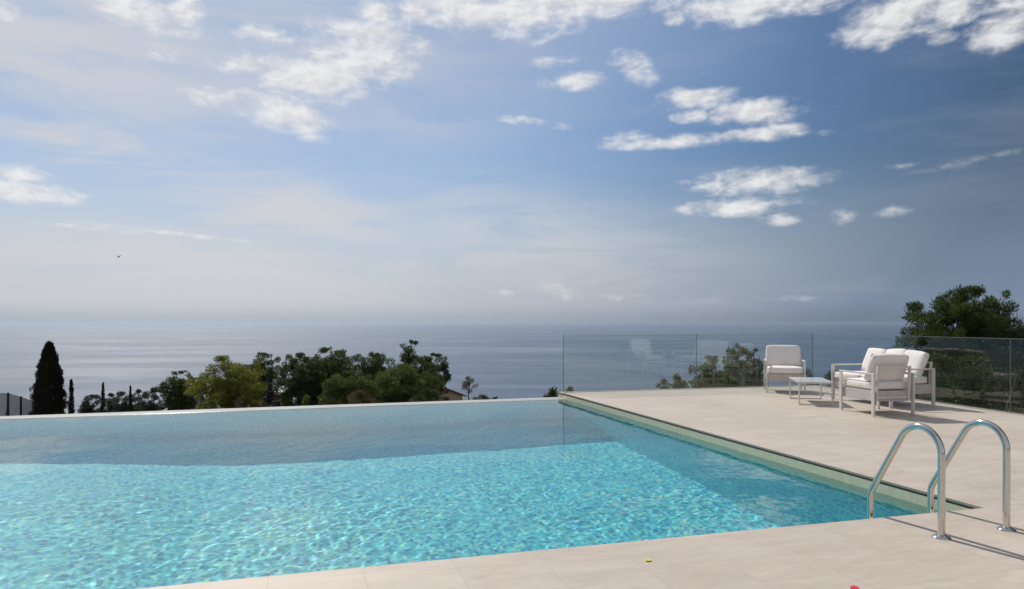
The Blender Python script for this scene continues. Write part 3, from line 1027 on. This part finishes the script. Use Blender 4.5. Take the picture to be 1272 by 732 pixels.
for a, b in zip(pts_f[:-1], pts_f[1:]):
    a, b = a - o0, b - o0
    L_ = (b - a).length
    nst = int(L_ / 0.06)
    tube(bm, [a + Vector((0, 0, -0.01)), b + Vector((0, 0, -0.01))], 0.004, 3)
    hgt = 2.1
    for k in range(-int(hgt / 0.06), nst + int(hgt / 0.06)):
        for sgn in (1, -1):
            # diagonal strand clipped to the bay
            t0, t1 = k * 0.06, k * 0.06 + sgn * hgt
            s0, s1 = 0.0, 1.0
            if sgn == 1:
                s0 = max(0, -t0 / hgt); s1 = min(1, (L_ - t0) / hgt)
            else:
                s0 = max(0, (t0 - L_) / hgt); s1 = min(1, t0 / hgt)
            if s1 - s0 < 0.02: continue
            P0 = a.lerp(b, (t0 + sgn * hgt * s0) / L_) + Vector((0, 0, -0.02 - hgt * s0))
            P1 = a.lerp(b, (t0 + sgn * hgt * s1) / L_) + Vector((0, 0, -0.02 - hgt * s1))
            tube(bm, [P0, P1], 0.0032, 3, cap=False)
bm_obj('wire_mesh', bm, M['wire'], root)

# ------------------------------------------------------------------ bird
d_ = 40.0
bd = tag(empty('bird', (ground_at(147, d_), d_, height_at(319.5, d_))), 'tiny dark bird flying alone in the pale sky on the left', 'bird')
bm = bmesh.new()
tube(bm, [(0, 0.11, 0.0), (0, 0.06, 0.01), (0, 0, 0.012), (0, -0.06, 0.008), (0, -0.11, 0.0)], [0.012, 0.026, 0.032, 0.024, 0.008], 8)
for sx in (-1, 1):
    sec = []
    for (xx, zz, y0, y1) in ((0.02, 0.02, 0.05, -0.03), (0.09, 0.075, 0.055, -0.02), (0.17, 0.09, 0.02, -0.035)):
        sec.append([bm.verts.new((sx * xx, y0, zz + 0.004)), bm.verts.new((sx * xx, y1, zz + 0.004)), bm.verts.new((sx * xx, y1, zz - 0.004)), bm.verts.new((sx * xx, y0, zz - 0.004))])
    for a, b in zip(sec[:-1], sec[1:]):
        for k in range(4): bm.faces.new((a[k], a[(k + 1) % 4], b[(k + 1) % 4], b[k]))
    bm.faces.new(sec[0])
    bm.faces.new(sec[-1][::-1])
bm_obj('body', bm, M['bird'], bd, smooth=True)

# ------------------------------------------------------------------ haze over the sea
HAZE_DENSITY = 4.5e-5
m, nt, out = material('sea_haze')
g = G(nt)
pv = g.n('ShaderNodeVolumePrincipled', {'Color': rgb(0.58, 0.66, 0.745), 'Density': HAZE_DENSITY, 'Anisotropy': 0.7})
nt.links.new(pv.outputs[0], out.inputs['Volume'])
bm = bmesh.new()
HZ0, HZ1 = SEA_Z - 27.0, 8.0
box(bm, (0, 0, (HZ0 + HZ1) / 2), (2 * SEA_R + 2000, 2 * SEA_R + 2000, HZ1 - HZ0))
hz_o = tag(bm_obj('haze', bm, m), kind='stuff')

# ------------------------------------------------------------------ sky
world = bpy.data.worlds.new('World')
sc.world = world
world.use_nodes = True
nt = world.node_tree
nt.nodes.clear()
g = G(nt)
wo = nt.nodes.new('ShaderNodeOutputWorld')
bg = g.n('ShaderNodeBackground', {'Strength': 0.075})
nt.links.new(bg.outputs[0], wo.inputs[0])
dirv = g.n('ShaderNodeTexCoord').outputs['Generated']
dirv = g.vmath('NORMALIZE', dirv)
sep = g.n('ShaderNodeSeparateXYZ', {0: dirv})
zc = g.math('MAXIMUM', sep.outputs[2], 0.004)
cmb = g.n('ShaderNodeCombineXYZ', {0: sep.outputs[0], 1: sep.outputs[1], 2: zc})
sky = g.n('ShaderNodeTexSky', sky_type='NISHITA', sun_disc=False)
nt.links.new(cmb.outputs[0], sky.inputs[0])
sky.sun_elevation = R(SUN_EL)
sky.sun_rotation = R(-SUN_AZ)
sky.altitude = 150
sky.air_density = 1.0
sky.dust_density = 0.7
sky.ozone_density = 2.0
az = g.math('ARCTAN2', sep.outputs[0], sep.outputs[1])
el = g.math('ARCSINE', zc)
ang = g.n('ShaderNodeCombineXYZ', {0: az, 1: el, 2: 0.0}).outputs[0]


def ae(px, py):
    return math.atan((px - 636) / F), math.atan((400 - py) / math.hypot(F, px - 636))


def blobs(lst, soft):
    acc = None
    for (px, py, rx, ry, s, *rest) in lst:
        a0, e0 = ae(px, py)
        ra = (ae(px + rx, py)[0] - ae(px - rx, py)[0]) / 2
        re = (ae(px, py - ry)[1] - ae(px, py + ry)[1]) / 2
        t = R(rest[0]) if rest else 0.0
        dv = g.vmath('SUBTRACT', ang, (a0, e0, 0))
        if rest:
            dv = g.n('ShaderNodeVectorRotate', {'Vector': dv, 'Angle': -t}, rotation_type='Z_AXIS').outputs[0]
        ln = g.vmath('LENGTH', g.vmath('DIVIDE', dv, (ra, re, 1)))
        v = g.rng(ln, 0.0, soft, s, 0.0, True)
        acc = v if acc is None else g.math('MAXIMUM', acc, v)
    return acc


CUMULUS = [
    (168, 10, 52, 26, 0.9, -10), (230, 16, 24, 28, 0.95), (5, 12, 22, 14, 0.5),
    (400, 92, 88, 36, 0.95, 12), (455, 58, 70, 38, 0.95), (352, 142, 66, 24, 0.9, -14), (385, 160, 26, 14, 0.8), (266, 121, 40, 12, 0.85),
    (330, 44, 46, 16, 0.55), (300, 80, 44, 18, 0.5), (480, 78, 36, 36, 0.6), (200, 66, 30, 12, 0.4),
    (468, 14, 34, 16, 0.85), (520, 16, 34, 16, 0.85), (570, 8, 70, 26, 0.95), (640, 12, 100, 34, 1.0), (730, 2, 110, 22, 0.95), (690, 36, 40, 14, 0.55, 20),
    (840, 23, 17, 11, 0.85), (930, 4, 95, 26, 1.0), (1010, 4, 50, 14, 0.7),
    (1082, 42, 46, 20, 0.9, -8), (1122, 18, 66, 30, 1.0), (1182, 12, 40, 22, 0.9), (1246, 36, 52, 24, 1.0, 14), (1172, 47, 20, 9, 0.7), (1262, 2, 50, 14, 0.7),
    (716, 101, 46, 12, 0.75), (786, 84, 32, 20, 0.65, -25), (690, 76, 30, 10, 0.55), (660, 152, 48, 7, 0.5, -8), (640, 22, 20, 10, 0.4),
    (862, 122, 50, 14, 0.85), (856, 145, 22, 9, 0.75), (938, 140, 52, 18, 0.95), (948, 166, 50, 11, 0.95), (838, 176, 95, 9, 0.8), (784, 170, 34, 9, 0.7), (1026, 165, 14, 5, 0.3),
    (938, 226, 84, 16, 0.92), (918, 257, 70, 12, 0.88), (968, 272, 26, 9, 0.7),
    (26, 238, 74, 16, 0.85), (12, 216, 50, 13, 0.8), (80, 240, 44, 6, 0.5),
    (1046, 270, 26, 12, 0.24), (1108, 264, 46, 9, 0.24), (1200, 202, 95, 7, 0.26, 6), (1122, 206, 32, 6, 0.24),
    (690, 362, 30, 13, 0.33), (622, 363, 22, 8, 0.3), (770, 370, 60, 7, 0.2), (900, 372, 60, 6, 0.2), (184, 348, 26, 14, 0.25), (1000, 371, 50, 6, 0.16),
    (205, 289, 120, 4, 0.5, -4), (120, 284, 90, 4, 0.45, -2),
]
mask = blobs(CUMULUS, 1.6)
cv = g.n('ShaderNodeMapping', {'Vector': ang, 'Scale': (1.0, 1.9, 1.0)}).outputs[0]
warp = g.n('ShaderNodeTexNoise', {'Vector': cv, 'Scale': 9.0, 'Detail': 3.0})
cvw = g.vmath('ADD', cv, g.vmath('SCALE', g.vmath('SUBTRACT', warp.outputs['Color'], (0.5, 0.5, 0.5)), 0.05))
n_a = g.noise(cvw, 23.0, 10.0, 0.60)
n_b = g.noise(g.vmath('ADD', cvw, (-0.007, 0.010, 0)), 23.0, 6.0, 0.58)
dens = g.math('ADD', mask, g.math('MULTIPLY', g.math('SUBTRACT', n_a, 0.5), 2.1))
dens = g.math('MULTIPLY', dens, g.rng(mask, 0.0, 0.22, 0.0, 1.0))
cloud = g.rng(dens, 0.0, 1.05, 0.0, 1.0, True)
shade = g.rng(g.math('SUBTRACT', n_a, n_b), -0.10, 0.10, 0.88, 1.04)
# thin high veil, streaked, thicker to the left
VEIL = [(60, 60, 520, 160, 0.75), (380, 60, 420, 140, 0.38), (120, 190, 330, 60, 0.9, -6), (330, 255, 330, 70, 0.85, -8), (640, 300, 330, 90, 0.55, -10), (60, 120, 230, 60, 0.45), (250, 320, 520, 70, 0.75), (480, 150, 220, 50, 0.3)]
vm = blobs(VEIL, 1.25)
vv = g.n('ShaderNodeMapping', {'Vector': ang, 'Rotation': (0, 0, R(7)), 'Scale': (1.0, 5.0, 1.0)}).outputs[0]
n_v = g.noise(vv, 4.5, 8.0, 0.58, 0.6)
n_v2 = g.noise(vv, 1.6, 4.0, 0.5)
veil = g.math('MULTIPLY', vm, g.rng(g.math('ADD', g.math('MULTIPLY', n_v, 0.6), g.math('MULTIPLY', n_v2, 0.4)), 0.39, 0.56, 0.15, 1.0, True))
faint = g.rng(g.noise(vv, 2.6, 6.0, 0.6, 0.4), 0.45, 0.75, 0.0, 0.12, True)
veil = g.math('MAXIMUM', veil, faint)
# unseen white veil added overhead and behind the viewer to fill the shadows
high = g.math('MULTIPLY', g.rng(el, R(30), R(50), 0.0, 1.0, True), g.rng(g.noise(dirv, 2.2, 6.0, 0.6), 0.38, 0.62, 0.2, 0.7, True))
back = g.rng(sep.outputs[1], -0.1, -0.6, 0.0, 0.65, True)
veil = g.math('MAXIMUM', veil, g.math('MAXIMUM', high, back))
# sea haze low in the sky
low_h = g.rng(el, 0.0, R(14), 0.95, 0.0, True)
CL = 9.6
skyc = g.mix(1.0, sky.outputs[0], rgb(0.74, 0.87, 1.0), 'MULTIPLY')
sunang = g.vmath('DOT_PRODUCT', dirv, tuple(SUN_DIR))
near = g.rng(sunang, 0.38, 0.74, 0.44, 0.97)
skyc = g.mix(1.0, skyc, g.rng(sunang, 0.40, 0.80, 0.44, 1.18), 'MULTIPLY')
sunw = g.rng(sunang, 0.40, 0.72, 0.0, 1.0)
hz_c = g.mix(sunw, rgb(CL * 0.27, CL * 0.36, CL * 0.51), rgb(CL * 0.77, CL * 0.80, CL * 0.88))
thin = g.rng(sunang, 0.62, 0.95, 0.0, 0.55, True)
skyc = g.mix(thin, skyc, rgb(CL * 0.66, CL * 0.74, CL * 0.88))
col = g.mix(low_h, skyc, hz_c)
edge_c = g.mix(sunw, rgb(CL * 0.24, CL * 0.30, CL * 0.39), rgb(CL * 0.61, CL * 0.67, CL * 0.755))
col = g.mix(g.rng(el, R(-0.1), R(1.7), 1.0, 0.0, True), col, edge_c)
col = g.mix(veil, col, rgb(CL * 0.91, CL * 0.91, CL * 0.94))
cc = g.mix(1.0, rgb(CL * 1.14, CL * 1.14, CL * 1.15), shade, 'MULTIPLY')
col = g.mix(g.math('MULTIPLY', cloud, 0.93), col, cc)
g.set(bg, 0, col)

# ------------------------------------------------------------------ sun
sl = bpy.data.lights.new('sun', 'SUN')
sl.energy = 4.0
sl.angle = R(0.53)
sl.color = (1.0, 0.94, 0.855)
so = bpy.data.objects.new('sun', sl)
COL.objects.link(so)
so.rotation_euler = SUN_DIR.to_track_quat('Z', 'Y').to_euler()
so.location = (-20, 30, 40)
sl.cycles.is_caustics_light = True

# ------------------------------------------------------------------ camera
cd = bpy.data.cameras.new('camera')
cam = bpy.data.objects.new('camera', cd)
COL.objects.link(cam)
cam.location = (0, 0, EYE)
cam.rotation_euler = (R(90), 0, 0)
cd.sensor_width = 36.0
cd.lens = 24.0
cd.shift_y = (400.0 - 366.0) / 1272.0
cd.clip_start = 0.05
cd.clip_end = 200000.0
sc.camera = cam

# ------------------------------------------------------------------ render settings
vs = sc.view_settings
vs.view_transform = 'Standard'
vs.look = 'None'
vs.exposure = 0.0
vs.gamma = 1.0
vs.use_curve_mapping = False
cy = sc.cycles
cy.use_denoising = True
try:
    cy.denoiser = 'OPENIMAGEDENOISE'
except Exception:
    pass
cy.max_bounces = 12
cy.transparent_max_bounces = 16
cy.transmission_bounces = 8
cy.glossy_bounces = 4
cy.diffuse_bounces = 3
cy.volume_bounces = 2
cy.sample_clamp_indirect = 8.0
cy.caustics_refractive = True
cy.caustics_reflective = False
